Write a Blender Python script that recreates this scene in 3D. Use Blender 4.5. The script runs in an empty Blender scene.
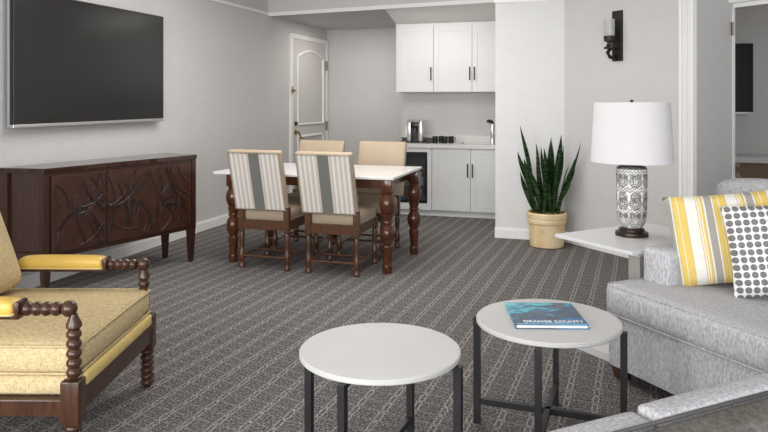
import bpy, bmesh, math, random
from mathutils import Vector, Matrix
random.seed(7)
PI = math.pi
SC = bpy.context.scene
COL = SC.collection

# ------------------------------------------------------------------ camera
TH = math.radians(16.9)                       # camera turned left of the room's depth axis
CH = 1.4
cd = bpy.data.cameras.new('camera'); cam = bpy.data.objects.new('camera', cd); COL.objects.link(cam)
cam.location = (0, 0, CH); cam.rotation_euler = (PI/2, 0, TH)
cd.sensor_width = 36; cd.lens = 700/768*36; cd.shift_y = -117/768; cd.clip_start = 0.05
SC.camera = cam
FW = Vector((-math.sin(TH), math.cos(TH), 0)); RT = Vector((math.cos(TH), math.sin(TH), 0))

# ------------------------------------------------------------------ world, lights, exposure
w = bpy.data.worlds.new('world'); SC.world = w; w.use_nodes = True
bg = w.node_tree.nodes['Background']; bg.inputs[0].default_value = (0.93, 0.96, 1, 1); bg.inputs[1].default_value = 0.9
def area(name, loc, target, sx, sy, power, color=(1, 1, 1)):
    l = bpy.data.lights.new(name, 'AREA'); l.shape = 'RECTANGLE'; l.size = sx; l.size_y = sy; l.energy = power; l.color = color
    o = bpy.data.objects.new(name, l); COL.objects.link(o); o.location = loc
    o.rotation_euler = (Vector(target)-Vector(loc)).to_track_quat('-Z', 'Y').to_euler()
    return o
area('window_daylight_left', (-3.7, -1.6, 1.6), (0.3, 4.5, 0.8), 2.6, 2.0, 112, (1, 0.985, 0.96))
area('window_daylight_back', (0.3, -3.2, 1.7), (-0.6, 5, 1.2), 4.0, 2.2, 125, (0.93, 0.965, 1))
area('ceiling_fill_added', (-2.0, 5.0, 2.76), (-2.0, 5.0, 0), 2.2, 2.2, 40, (1, 0.97, 0.94))  # unseen fill lamp added overhead to lift the far room
area('entry_fill_added', (-3.2, 9.1, 2.455), (-3.2, 9.1, 0), 0.5, 0.5, 6, (1, 0.95, 0.89))  # unseen fill added to brighten the entry alcove
area('kitchen_area_light', (-1.9, 7.75, 2.44), (-1.9, 7.75, 0), 0.9, 0.25, 4, (1, 0.96, 0.9))  # area light over the kitchenette, no fixture modelled
area('bedroom_fill_added', (3.6, 6.6, 1.7), (1.6, 9, 1.2), 1.2, 1.5, 8, (1, 0.97, 0.94))  # fill added to light the bedroom, no window stands here
SC.view_settings.view_transform = 'Standard'; SC.view_settings.look = 'None'
SC.view_settings.gamma = 1; SC.view_settings.use_curve_mapping = False
SC.view_settings.exposure = 0.92
SC.cycles.max_bounces = 10; SC.cycles.diffuse_bounces = 6; SC.cycles.use_denoising = True

# ------------------------------------------------------------------ material helpers
def srgb(r, g, b):
    f = lambda c: (c/255/12.92) if c/255 <= .04045 else ((c/255+.055)/1.055)**2.4
    return (f(r), f(g), f(b), 1)
class NT:
    def __init__(s, name, rough=0.6, metal=0.0, spec=0.5):
        s.m = bpy.data.materials.new(name); s.m.use_nodes = True; s.t = s.m.node_tree
        s.b = s.t.nodes['Principled BSDF']; s.b.inputs['Roughness'].default_value = rough
        s.b.inputs['Metallic'].default_value = metal; s.b.inputs['Specular IOR Level'].default_value = spec
        s.tc = None
    def n(s, t): return s.t.nodes.new(t)
    def put(s, sock, v):
        if isinstance(v, (int, float)): sock.default_value = v
        elif isinstance(v, tuple): sock.default_value = v
        else: s.t.links.new(v, sock)
    def coord(s, kind='Object'):
        if s.tc is None: s.tc = s.n('ShaderNodeTexCoord')
        return s.tc.outputs[kind]
    def xyz(s):
        x = s.n('ShaderNodeSeparateXYZ'); s.t.links.new(s.coord(), x.inputs[0]); return x.outputs
    def ma(s, op, a, b=0.0, c=None):
        x = s.n('ShaderNodeMath'); x.operation = op; s.put(x.inputs[0], a); s.put(x.inputs[1], b)
        if c is not None: s.put(x.inputs[2], c)
        return x.outputs[0]
    def noise(s, scale, detail=3, sx=1, sy=1, sz=1, rough=.55):
        mp = s.n('ShaderNodeMapping'); mp.inputs['Scale'].default_value = (sx, sy, sz); s.t.links.new(s.coord(), mp.inputs[0])
        x = s.n('ShaderNodeTexNoise'); x.inputs['Scale'].default_value = scale; x.inputs['Detail'].default_value = detail
        x.inputs['Roughness'].default_value = rough
        s.t.links.new(mp.outputs[0], x.inputs['Vector']); return x.outputs[0]
    def ramp(s, fac, stops, const=False):
        r = s.n('ShaderNodeValToRGB'); s.put(r.inputs[0], fac); e = r.color_ramp
        if const: e.interpolation = 'CONSTANT'
        while len(e.elements) < len(stops): e.elements.new(0.5)
        for el, (p, c) in zip(e.elements, stops): el.position = p; el.color = c
        return r.outputs[0]
    def mix(s, fac, a, b, mode='MIX'):
        x = s.n('ShaderNodeMix'); x.data_type = 'RGBA'; x.blend_type = mode
        s.put(x.inputs[0], fac); s.put(x.inputs[6], a); s.put(x.inputs[7], b); return x.outputs[2]
    def color(s, c): s.put(s.b.inputs['Base Color'], c); return s
    def bump(s, h, strength=.3, dist=.002):
        x = s.n('ShaderNodeBump'); x.inputs['Strength'].default_value = strength; x.inputs['Distance'].default_value = dist
        s.t.links.new(h, x.inputs['Height']); s.t.links.new(x.outputs[0], s.b.inputs['Normal']); return s
    def band(s, v, c, w):                      # 1 where |v-c| < w
        return s.ma('LESS_THAN', s.ma('ABSOLUTE', s.ma('SUBTRACT', v, c)), w)

def plain(name, c, rough=.5, metal=0, var=.06, scale=8, bump=0, spec=.5):
    k = NT(name, rough, metal, spec)
    n = k.noise(scale, 3)
    lo = tuple(x*(1-var) for x in c[:3])+(1,); hi = tuple(min(1, x*(1+var)) for x in c[:3])+(1,)
    k.color(k.ramp(n, [(.3, lo), (.7, hi)]))
    if bump: k.bump(k.noise(220, 2), bump, .001)
    return k.m
def wood(name, dark, light, rough=.35, sx=14, sy=14, sz=1.2):
    k = NT(name, rough); n = k.noise(5, 5, sx, sy, sz)
    k.color(k.ramp(n, [(.3, dark), (.72, light)])); k.bump(n, .08 if rough > .2 else 0.01, .002); return k.m
def weave(name, c, amp=.16, s1=(260, 260, 26), s2=(26, 26, 260), rough=.9, bump=.5, blot=.05):
    k = NT(name, rough, 0, .15)
    a = k.noise(1, 2, *s1); b = k.noise(1, 2, *s2); n = k.ma('ADD', k.ma('MULTIPLY', a, .5), k.ma('MULTIPLY', b, .5))
    lo = tuple(x*(1-amp*2.2) for x in c[:3])+(1,); hi = tuple(min(1, x*(1+amp*2.2)) for x in c[:3])+(1,)
    base = k.ramp(n, [(.33, lo), (.67, hi)])
    bl = k.noise(3.5, 2); base = k.mix(1.0, base, k.ramp(bl, [(.3, (1-blot,)*3+(1,)), (.7, (1, 1, 1, 1))]), 'MULTIPLY')
    k.color(base); k.bump(n, bump, .0015); return k.m

M = {}
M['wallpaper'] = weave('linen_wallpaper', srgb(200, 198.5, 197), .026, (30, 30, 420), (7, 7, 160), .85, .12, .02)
M['pier_pale'] = weave('pale_linen_wallpaper', srgb(216, 215, 214), .018, (30, 30, 420), (7, 7, 160), .85, .12, .02)  # same linen weave in a paler tone, used on the pier
M['paint_white'] = plain('white_trim_paint', srgb(232, 231, 229), .45, 0, .01)
M['ceiling'] = plain('ceiling_paint', srgb(225, 223, 220), .9, 0, .01)
M['door_paint'] = plain('door_paint', srgb(202, 199, 196), .45, 0, .01)
M['cabinet'] = plain('white_cabinet_lacquer', srgb(213, 213, 212), .4, 0, .008)
M['counter'] = plain('pale_grey_quartz', srgb(205, 203, 200), .3, 0, .05, 60)
M['tabletop'] = plain('white_quartz_top', srgb(218, 217, 215), .22, 0, .015, 12)
M['coffee_top'] = plain('matt_white_stone', srgb(196, 195, 193), .45, 0, .02, 9)
M['lacquer'] = plain('white_lacquer', srgb(212, 212, 213), .3, 0, .01)
M['grey_lacquer'] = plain('grey_beige_lacquer', srgb(158, 154, 148), .5, 0, .03)
M['dark_wood'] = wood('espresso_wood', srgb(42, 24, 18), srgb(64, 38, 28), .34)
M['polished_wood'] = wood('polished_espresso_wood', srgb(42, 24, 18), srgb(60, 36, 27), .09)
M['carve'] = wood('groove_shade_wood', srgb(26, 14, 10), srgb(40, 22, 16), .5, 3, 3, 3)  # door wood darkened to paint shade along the carved lines
M['door_wood'] = wood('carved_walnut', srgb(46, 26, 18), srgb(70, 41, 29), .36, 3, 3, 3)
M['red_wood'] = wood('turned_mahogany', srgb(58, 31, 18), srgb(92, 52, 31), .2)
M['chair_wood'] = wood('oak_brown', srgb(66, 41, 26), srgb(98, 63, 40), .3)
M['spool_wood'] = wood('spool_walnut', srgb(48, 29, 20), srgb(82, 53, 38), .24)
M['tan'] = plain('tan_leather', srgb(170, 152, 129), .5, 0, .04, 5, .1)
M['cream'] = weave('cream_chenille', srgb(197, 177, 137), .13, (170, 170, 60), (60, 60, 170), .95, .6, .05)
M['yellow'] = plain('yellow_leather', srgb(214, 176, 84), .4, 0, .04, 6, .08)
M['yellow_cloth'] = weave('yellow_welt', srgb(216, 190, 124), .06)
M['grey_tweed'] = weave('grey_tweed', srgb(184, 183, 186), .19, (380, 380, 18), (120, 120, 50), .95, .5, .03)
M['shaded_tweed'] = weave('shaded_tweed', srgb(112, 108, 103), .22, (300, 300, 20), (60, 60, 14), .95, .6, .12)  # grey tweed with the shade of the sofa's inner face painted in
M['welt_grey'] = weave('grey_welt', srgb(120, 117, 115), .1)
M['welt_dark'] = weave('dark_grey_welt', srgb(84, 81, 79), .1)
M['black_metal'] = plain('blackened_steel', srgb(58, 57, 59), .42, .7, .1)
M['black'] = plain('black_plastic', srgb(22, 22, 23), .3, 0, .05)
M['dark_tray'] = plain('dark_tray', srgb(52, 49, 47), .4, 0, .05)
M['bronze'] = plain('dark_bronze', srgb(58, 48, 40), .35, .6, .1)
M['iron'] = plain('black_iron', srgb(38, 34, 31), .5, .3, .1)
M['brass'] = plain('aged_brass', srgb(168, 132, 74), .32, .9, .1)
M['chrome'] = plain('chrome', srgb(225, 226, 228), .12, 1, .02)
M['silver'] = plain('brushed_silver', srgb(205, 205, 206), .3, .85, .03)
M['nickel'] = plain('dull_nickel', srgb(140, 132, 120), .35, .85, .05)
M['nail'] = plain('antique_nailheads', srgb(150, 140, 126), .35, .5, .1)
M['screen'] = plain('tv_screen', srgb(28, 27, 26), .22, 0, .02, 3)
M['shade'] = weave('white_lampshade_linen', srgb(220, 216, 218), .012, (300, 300, 60), (40, 40, 400), .9, .1, .01)
M['soil'] = plain('bark_mulch', srgb(120, 88, 62), .95, 0, .5, 60, .8)
M['page'] = plain('page_edges', srgb(226, 226, 222), .8)
M['blue_bottle'] = plain('blue_bottle', srgb(60, 110, 160), .2)
M['white_bottle'] = plain('pale_bottle', srgb(190, 198, 204), .25)
M['letter'] = plain('white_lettering', srgb(240, 242, 245), .5)
M['pale_blue'] = plain('pale_blue_strip', srgb(120, 190, 222), .5)
M['outlet'] = plain('outlet_plastic', srgb(236, 236, 233), .4)
M['sofa_foot'] = wood('sofa_foot_wood', srgb(50, 32, 24), srgb(78, 52, 38), .4)
def glassy(name, c, rough, alpha):
    k = NT(name, rough); k.color(c); k.b.inputs['Transmission Weight'].default_value = alpha; k.b.inputs['IOR'].default_value = 1.25; return k.m
M['frost'] = glassy('frosted_glass', srgb(225, 225, 222), .45, .6)
M['fridge_glass'] = glassy('smoked_glass', srgb(205, 208, 212), .04, .95)

def mat_carpet():
    k = NT('patterned_carpet', .95, 0, .1)
    x, y, z = k.xyz(); P = .127; PV = .092
    u = k.ma('DIVIDE', k.ma('SUBTRACT', x, k.ma('MULTIPLY', y, .055)), P); v = k.ma('ADD', k.ma('ADD', k.ma('DIVIDE', y, PV), k.ma('MULTIPLY', u, .3)), 0.0)
    fu = k.ma('SUBTRACT', k.ma('FRACT', u), .5)             # -.5 .. .5 across a chain column
    col = k.ma('FLOOR', u)
    half = k.ma('MULTIPLY', k.ma('MODULO', k.ma('ABSOLUTE', col), 2.0), .5)
    fv = k.ma('SUBTRACT', k.ma('FRACT', k.ma('ADD', v, k.ma('MULTIPLY', half, 0.0))), .5)
    au = k.ma('ABSOLUTE', fu); av = k.ma('ABSOLUTE', fv)
    # elongated link outline
    side = k.ma('MULTIPLY', k.band(au, .095, .028), k.ma('LESS_THAN', av, .34))
    taper = k.ma('SUBTRACT', .095, k.ma('MULTIPLY', k.ma('SUBTRACT', av, .34), .6))
    ends = k.ma('MULTIPLY', k.ma('LESS_THAN', k.ma('ABSOLUTE', k.ma('SUBTRACT', au, taper)), .034), k.ma('GREATER_THAN', av, .34))
    link = k.ma('MINIMUM', k.ma('ADD', side, ends), 1.0)
    dv = k.ma('ABSOLUTE', k.ma('SUBTRACT', k.ma('FRACT', k.ma('ADD', v, 40.0)), .5))
    cross = k.ma('MULTIPLY', k.ma('GREATER_THAN', dv, .455), k.ma('GREATER_THAN', au, .05))
    dots = k.noise(120, 1); dotm = k.ma('GREATER_THAN', dots, .47)
    cross = k.ma('MULTIPLY', k.ma('MULTIPLY', cross, dotm), .6)
    lines = k.ma('MINIMUM', k.ma('ADD', k.ma('MULTIPLY', link, k.ma('ADD', .55, k.ma('MULTIPLY', dotm, .45))), cross), 1.0)
    sp = k.noise(95, 2, 1, 1, 1, .8); sp2 = k.noise(2.2, 2)
    base = k.ramp(sp, [(.36, srgb(52, 50, 50)), (.5, srgb(94, 91, 90)), (.66, srgb(162, 159, 156))])
    base = k.mix(k.ma('MULTIPLY', sp2, .25), base, srgb(84, 74, 72))
    line = k.ramp(sp, [(.35, srgb(118, 115, 112)), (.65, srgb(182, 178, 173))])
    k.color(k.mix(lines, base, line)); k.bump(sp, .6, .004); return k.m
M['carpet'] = mat_carpet()

def mat_chair_stripe():
    k = NT('striped_ticking', .9, 0, .15); x, y, z = k.xyz()
    t = k.ma('FRACT', k.ma('DIVIDE', k.ma('ADD', x, 1.0), .04))
    st = k.ramp(t, [(0, srgb(228, 222, 214)), (.30, srgb(160, 148, 138)), (.38, srgb(230, 225, 218)), (.50, srgb(176, 164, 152)),
                    (.62, srgb(214, 204, 192)), (.74, srgb(168, 156, 146)), (.80, srgb(226, 220, 212))], True)
    c = k.mix(k.band(x, 0.0, .047), st, srgb(118, 117, 112)); k.color(c); k.bump(k.noise(400, 1), .2, .001); return k.m
M['ticking'] = mat_chair_stripe()

def mat_pillow_stripe():
    k = NT('yellow_grey_stripe_linen', .92, 0, .15); x, y, z = k.xyz()
    t = k.ma('FRACT', k.ma('DIVIDE', k.ma('ADD', x, .3+.187*4), .187))
    Y = srgb(228, 198, 112); G = srgb(166, 161, 154); W = srgb(232, 230, 222); L = srgb(206, 184, 132)
    st = k.ramp(t, [(0, G), (.17, W), (.20, L), (.22, Y), (.33, W), (.345, Y), (.50, L), (.52, W), (.78, L), (.80, W), (.83, Y), (.86, W), (.89, Y), (.93, L), (.96, W)], True)
    n = k.noise(1, 2, 300, 40, 300); st = k.mix(1.0, st, k.ramp(n, [(.3, (.86, .86, .84, 1)), (.7, (1, 1, 1, 1))]), 'MULTIPLY')
    k.color(st); k.bump(n, .3, .001); return k.m
M['pillow_stripe'] = mat_pillow_stripe()
def mat_dots():
    k = NT('grey_dot_cotton', .92, 0, .15); x, y, z = k.xyz()
    n = k.noise(40, 2); dn = k.ma('MULTIPLY', k.ma('SUBTRACT', n, .5), .35)
    P = .0335
    fx = k.ma('SUBTRACT', k.ma('FRACT', k.ma('DIVIDE', k.ma('ADD', x, 2.0), P)), .5); fy = k.ma('SUBTRACT', k.ma('FRACT', k.ma('DIVIDE', k.ma('ADD', y, 2.0), P)), .5)
    sq = lambda a: k.ma('POWER', k.ma('ABSOLUTE', a), 2.15)
    r = k.ma('ADD', k.ma('ADD', sq(fx), sq(fy)), k.ma('MULTIPLY', dn, .12))
    d = k.ma('LESS_THAN', r, .155)
    c = k.mix(d, srgb(232, 231, 229), k.ramp(k.noise(160, 1), [(.3, srgb(104, 102, 103)), (.7, srgb(136, 133, 133))]))
    k.color(c); k.bump(k.noise(400, 1), .2, .001); return k.m
M['pillow_dots'] = mat_dots()

def mat_lamp():
    k = NT('inked_white_ceramic', .45); x, y, z = k.xyz()
    ang = k.ma('DIVIDE', k.ma('ARCTAN2', y, x), 2*PI)
    tri = lambda n: k.ma('ABSOLUTE', k.ma('SUBTRACT', k.ma('FRACT', k.ma('MULTIPLY', k.ma('ADD', ang, 1.0), n)), .5))
    ink = None
    def add(m):
        nonlocal ink; ink = m if ink is None else k.ma('MAXIMUM', ink, m)
    for z0, n, amp in ((.142, 20, .026), (.158, 20, .026), (.262, 20, .026), (.278, 20, .026), (.355, 26, .03), (.372, 26, .03)):
        add(k.band(z, k.ma('ADD', z0-amp/4, k.ma('MULTIPLY', tri(n), amp)), .0032))
    for z0, n, ro in ((.092, 7, .042), (.192, 7, .036), (.228, 7, .03), (.318, 7, .036), (.125, 14, .014), (.345, 14, .012)):
        fx = k.ma('MULTIPLY', k.ma('SUBTRACT', k.ma('FRACT', k.ma('MULTIPLY', k.ma('ADD', ang, 1.0), n)), .5), .53/n)
        dz = k.ma('SUBTRACT', z, z0)
        rr = k.ma('SQRT', k.ma('ADD', k.ma('POWER', fx, 2.0), k.ma('POWER', dz, 2.0)))
        da = k.ma('FRACT', k.ma('MULTIPLY', k.ma('ADD', k.ma('DIVIDE', k.ma('ARCTAN2', dz, fx), 2*PI), 1.0), 14))
        petal = k.ma('GREATER_THAN', da, .3)
        add(k.band(rr, ro*.92, .003)); add(k.ma('MULTIPLY', k.band(rr, ro*.66, .006), petal)); add(k.band(rr, ro*.38, .003)); add(k.ma('LESS_THAN', rr, ro*.14))
    add(k.ma('GREATER_THAN', z, .384))
    wear = k.ma('GREATER_THAN', k.noise(70, 3), .42); ink = k.ma('MULTIPLY', ink, k.ma('ADD', k.ma('MULTIPLY', wear, .45), .5))
    n = k.noise(25, 4); base = k.ramp(n, [(.3, srgb(206, 203, 200)), (.65, srgb(238, 236, 233))])
    k.color(k.mix(ink, base, srgb(98, 95, 95))); k.bump(ink, .3, -.001); return k.m
M['lamp_ceramic'] = mat_lamp()
def mat_pot():
    k = NT('glazed_buff_pot', .38); n = k.noise(7, 4); x, y, z = k.xyz()
    k.color(k.ramp(n, [(.3, srgb(206, 172, 122)), (.5, srgb(222, 198, 156)), (.7, srgb(226, 210, 178))])); return k.m
M['pot'] = mat_pot()
def mat_leaf():
    k = NT('snake_plant_leaf', .38); x, y, z = k.xyz()
    n = k.noise(9, 3, 1.5, 1.5, 6); k.color(k.ramp(n, [(.3, srgb(18, 36, 20)), (.5, srgb(44, 78, 40)), (.68, srgb(92, 124, 72))])); return k.m
M['leaf'] = mat_leaf()
def mat_cover():
    k = NT('ocean_cover', .25); x, y, z = k.xyz()
    n = k.noise(9, 5, 1, 2.4, 1); v = k.ma('ADD', k.ma('MULTIPLY', n, .75), k.ma('MULTIPLY', k.ma('SUBTRACT', y, k.ma('MULTIPLY', x, .8)), .9))
    c = k.ramp(v, [(.20, srgb(20, 110, 170)), (.28, srgb(16, 56, 84)), (.38, srgb(44, 74, 92)), (.44, srgb(20, 104, 140)), (.5, srgb(70, 190, 205)), (.58, srgb(22, 104, 128)), (.66, srgb(84, 200, 206))])
    k.color(c); return k.m
M['cover'] = mat_cover()
def mat_star():
    k = NT('faceted_wood_front', .5); x, y, z = k.xyz()
    P = .42
    fx = k.ma('ABSOLUTE', k.ma('SUBTRACT', k.ma('FRACT', k.ma('DIVIDE', k.ma('ADD', x, 4.0), P)), .5)); fz = k.ma('ABSOLUTE', k.ma('SUBTRACT', k.ma('FRACT', k.ma('DIVIDE', k.ma('ADD', z, 4.0), P)), .5))
    star = k.ma('LESS_THAN', k.ma('ADD', k.ma('MAXIMUM', fx, fz), k.ma('MULTIPLY', k.ma('MINIMUM', fx, fz), 1.6)), .46)
    k.color(k.mix(star, srgb(122, 98, 76), srgb(168, 150, 128))); return k.m
M['star_wood'] = mat_star()

# ------------------------------------------------------------------ mesh helpers
def bm_new(): return bmesh.new()
def add_box(bm, x0, x1, y0, y1, z0, z1, bev=0, seg=2):
    r = bmesh.ops.create_cube(bm, size=1); vs = r['verts']
    for v in vs: v.co = Vector((x0+(v.co.x+.5)*(x1-x0), y0+(v.co.y+.5)*(y1-y0), z0+(v.co.z+.5)*(z1-z0)))
    if bev:
        es = list({e for v in vs for e in v.link_edges})
        bmesh.ops.bevel(bm, geom=es, offset=bev, segments=seg, affect='EDGES', profile=.5, clamp_overlap=True)
    return bm
def add_prism(bm, pts, z0, z1, bev=0):
    lo = [bm.verts.new((p[0], p[1], z0)) for p in pts]; hi = [bm.verts.new((p[0], p[1], z1)) for p in pts]
    n = len(pts); fs = [bm.faces.new(lo[::-1]), bm.faces.new(hi)]
    for i in range(n): fs.append(bm.faces.new((lo[i], lo[(i+1) % n], hi[(i+1) % n], hi[i])))
    bmesh.ops.recalc_face_normals(bm, faces=fs)
    if bev:
        es = list({e for v in lo+hi for e in v.link_edges}); bmesh.ops.bevel(bm, geom=es, offset=bev, segments=2, affect='EDGES', profile=.5)
    return bm
def add_lathe(bm, prof, seg=24, mat=None):
    rings = []; mat = mat or Matrix.Identity(4)
    for r, z in prof:
        if r < 1e-6: rings.append([bm.verts.new(mat @ Vector((0, 0, z)))])
        else: rings.append([bm.verts.new(mat @ Vector((r*math.cos(2*PI*i/seg), r*math.sin(2*PI*i/seg), z))) for i in range(seg)])
    fs = []
    for a, b in zip(rings, rings[1:]):
        if len(a) == 1 and len(b) == 1: continue
        for i in range(seg):
            j = (i+1) % seg
            if len(a) == 1: fs.append(bm.faces.new((a[0], b[j], b[i])))
            elif len(b) == 1: fs.append(bm.faces.new((a[i], a[j], b[0])))
            else: fs.append(bm.faces.new((a[i], a[j], b[j], b[i])))
    if len(rings[0]) > 1: fs.append(bm.faces.new(rings[0][::-1]))
    if len(rings[-1]) > 1: fs.append(bm.faces.new(rings[-1]))
    bmesh.ops.recalc_face_normals(bm, faces=fs)
    return bm
def add_tube(bm, pts, r, seg=8, closed=False):
    pts = [Vector(p) for p in pts]; n = len(pts); rings = []
    for i, p in enumerate(pts):
        a = pts[(i-1) % n] if (closed or i) else p; b = pts[(i+1) % n] if (closed or i < n-1) else p
        t = (b-a).normalized(); up = Vector((0, 0, 1)) if abs(t.z) < .9 else Vector((1, 0, 0))
        e1 = t.cross(up).normalized(); e2 = t.cross(e1).normalized()
        rings.append([bm.verts.new(p+r*(math.cos(2*PI*k/seg)*e1+math.sin(2*PI*k/seg)*e2)) for k in range(seg)])
    fs = []; m = n if closed else n-1
    for i in range(m):
        a, b = rings[i], rings[(i+1) % n]
        for k in range(seg): fs.append(bm.faces.new((a[k], a[(k+1) % seg], b[(k+1) % seg], b[k])))
    if not closed: fs.append(bm.faces.new(rings[0][::-1])); fs.append(bm.faces.new(rings[-1]))
    bmesh.ops.recalc_face_normals(bm, faces=fs)
    return bm
def add_puff(bm, x0, x1, y0, y1, z0, z1, r, puff=(0, 0, 0, 0, 0, 0), nx=14, ny=14, nz=5):
    """upholstered block: rounded edges, each face (-x,+x,-y,+y,-z,+z) swollen by its puff"""
    cx, cy, cz = (x0+x1)/2, (y0+y1)/2, (z0+z1)/2; hx, hy, hz = (x1-x0)/2, (y1-y0)/2, (z1-z0)/2
    vs = {}; N = (nx, ny, nz)
    def samp(i, n, h):                                     # denser near the edges
        t = -1+2*i/n; s = math.sin(t*PI/2); return (s*.65+t*.35)*h
    def vert(i, j, k):
        if (i, j, k) in vs: return vs[(i, j, k)]
        p = Vector((samp(i, nx, hx), samp(j, ny, hy), samp(k, nz, hz)))
        q = Vector((max(-hx+r, min(hx-r, p.x)), max(-hy+r, min(hy-r, p.y)), max(-hz+r, min(hz-r, p.z))))
        d = p-q
        if d.length > 1e-9: p = q+d.normalized()*min(r, max(abs(d.x), abs(d.y), abs(d.z)))
        ax, ay, az = p.x/hx, p.y/hy, p.z/hz
        f = lambda a, b: max(0, (1-a**4))*max(0, (1-b**4))
        o = Vector((0, 0, 0))
        o.x += (puff[1] if ax > 0 else -puff[0])*abs(ax)**2*f(ay, az); o.y += (puff[3] if ay > 0 else -puff[2])*abs(ay)**2*f(ax, az)
        o.z += (puff[5] if az > 0 else -puff[4])*abs(az)**2*f(ax, ay)
        vs[(i, j, k)] = bm.verts.new(Vector((cx, cy, cz))+p+o); return vs[(i, j, k)]
    fs = []
    def quad(a, b, c, d): fs.append(bm.faces.new((vert(*a), vert(*b), vert(*c), vert(*d))))
    for i in range(nx):
        for j in range(ny):
            quad((i, j, 0), (i, j+1, 0), (i+1, j+1, 0), (i+1, j, 0)); quad((i, j, nz), (i+1, j, nz), (i+1, j+1, nz), (i, j+1, nz))
    for i in range(nx):
        for k in range(nz):
            quad((i, 0, k), (i+1, 0, k), (i+1, 0, k+1), (i, 0, k+1)); quad((i, ny, k), (i, ny, k+1), (i+1, ny, k+1), (i+1, ny, k))
    for j in range(ny):
        for k in range(nz):
            quad((0, j, k), (0, j, k+1), (0, j+1, k+1), (0, j+1, k)); quad((nx, j, k), (nx, j+1, k), (nx, j+1, k+1), (nx, j, k+1))
    bmesh.ops.recalc_face_normals(bm, faces=fs)
    return bm
def rect_loop(x0, x1, y0, y1, z, r=.02, n=4):
    out = []
    for (cx, cy, a0) in ((x1-r, y1-r, 0), (x0+r, y1-r, 90), (x0+r, y0+r, 180), (x1-r, y0+r, 270)):
        for i in range(n+1):
            a = math.radians(a0+90*i/n); out.append((cx+r*math.cos(a), cy+r*math.sin(a), z))
    return out
def obj(name, bm, mat, parent=None, loc=(0, 0, 0), rot=(0, 0, 0), smooth=False, label=None):
    me = bpy.data.meshes.new(name); bm.to_mesh(me); bm.free(); me.materials.append(mat)
    if smooth:
        for p in me.polygons: p.use_smooth = True
        if smooth != 'all':
            try: me.set_sharp_from_angle(angle=math.radians(38))
            except Exception: pass
    o = bpy.data.objects.new(name, me); COL.objects.link(o); o.location = loc; o.rotation_euler = rot
    if parent: o.parent = parent
    if label: o['label'] = label
    return o
def thing(name, label, cat, loc=(0, 0, 0), rz=0, group=None):
    o = bpy.data.objects.new(name, None); COL.objects.link(o); o.location = loc; o.rotation_euler = (0, 0, rz); o.empty_display_size = .1
    return tag(o, label, cat, group)
def tag(o, label, cat, group=None):
    o['label'] = label; o['category'] = cat
    if group: o['group'] = group
    return o
def struct(name, bm, mat, label, cat, **kw):
    o = obj(name, bm, mat, **kw); o['kind'] = 'structure'; return tag(o, label, cat)
def box(*a, **k): return add_box(bm_new(), *a, **k)
def copy_tree(o, parent=None):
    c = o.copy(); COL.objects.link(c)
    if parent: c.parent = parent
    for ch in list(o.children): copy_tree(ch, c)
    return c
def floor_at(l, d, z=0): p = RT*l+FW*d; return Vector((p.x, p.y, z))
TX = lambda *a: Matrix.Translation(Vector(a))

# ------------------------------------------------------------------ the room
XL = -4.013
ZC = 2.78
struct('floor', box(-4.2, 5.2, -3.6, 10.4, -.08, 0), M['carpet'], 'grey patterned carpet with woven chain link lattice', 'floor')
struct('ceiling', box(-4.2, 5.2, -3.6, 10.4, ZC, ZC+.1), M['ceiling'], 'flat white ceiling over the suite', 'ceiling')
struct('wall_left', box(XL-.15, XL, -3.6, 10.4, 0, ZC), M['wallpaper'], 'long grey linen papered wall behind the television', 'wall')
struct('wall_back', box(XL, -2.42, 10.16, 10.3, 0, 2.47), M['wallpaper'], 'far grey wall beyond the dining table beside the panelled door', 'wall')
struct('wall_kitchen', box(-2.42, -.98, 8.75, 10.16, 0, 2.47), M['wallpaper'], 'grey wall behind the kitchenette counter', 'wall')
struct('wall_pier', box(-.98, -.302, 7.1, 10.16, 0, ZC), M['pier_pale'], 'bright wall pier between kitchenette and diagonal wall', 'wall')
b = bm_new(); add_prism(b, [(XL, 8.12), (-.98, 7.66), (-.98, 10.3), (XL, 10.3)], 2.47, ZC)
struct('wall_soffit', b, M['wallpaper'], 'dropped soffit over the entry and kitchenette', 'wall')
b = bm_new(); vv = [[b.verts.new((x, y, z)) for (y, z) in ((yf, 2.469), (8.43, 2.337), (8.75, 2.337), (8.75, 2.469))] for x, yf in ((-2.403, 7.93), (-.985, 7.72))]
for q in (vv[0][::-1], vv[1]): b.faces.new(q)
for i in range(4): b.faces.new((vv[0][i], vv[0][(i+1) % 4], vv[1][(i+1) % 4], vv[1][i]))
bmesh.ops.recalc_face_normals(b, faces=b.faces)
struct('trim_4', b, M['ceiling'], 'sloped filler panel above the upper cabinets', 'trim')
# diagonal wall with its cased passage (45 degrees)
P0 = Vector((-.302, 7.1, 0)); D = Vector((.7071, -.7071, 0)); N = Vector((.7071, .7071, 0))     # along wall / into the bedroom
def dpt(s, n): p = P0+D*s+N*n; return (p.x, p.y)
b = bm_new(); add_prism(b, [dpt(0, 0), dpt(1.42, 0), dpt(1.42, .16), dpt(0.16, .16), (-.302, 7.4)], 0, ZC)
struct('wall_right', b, M['wallpaper'], 'diagonal grey papered wall behind the table lamp', 'wall')
b = bm_new(); add_prism(b, [dpt(1.42, .16), dpt(1.505, .16), dpt(1.505, .44), dpt(1.42, .44)], 0, ZC); add_prism(b, [dpt(1.42, 0.001), dpt(1.505, 0.001), dpt(1.505, .16), dpt(1.42, .16)], 0, ZC)
struct('wall_passage', b, M['wallpaper'], 'grey papered return wall inside the passage right of the white casing', 'wall')
b = bm_new(); add_prism(b, [dpt(1.30, .44), dpt(3.4, .44), dpt(3.4, .58), dpt(1.30, .58)], 2.19, ZC)
struct('wall_header', b, M['wallpaper'], 'wall strip above the bedroom doorway', 'wall')
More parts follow.
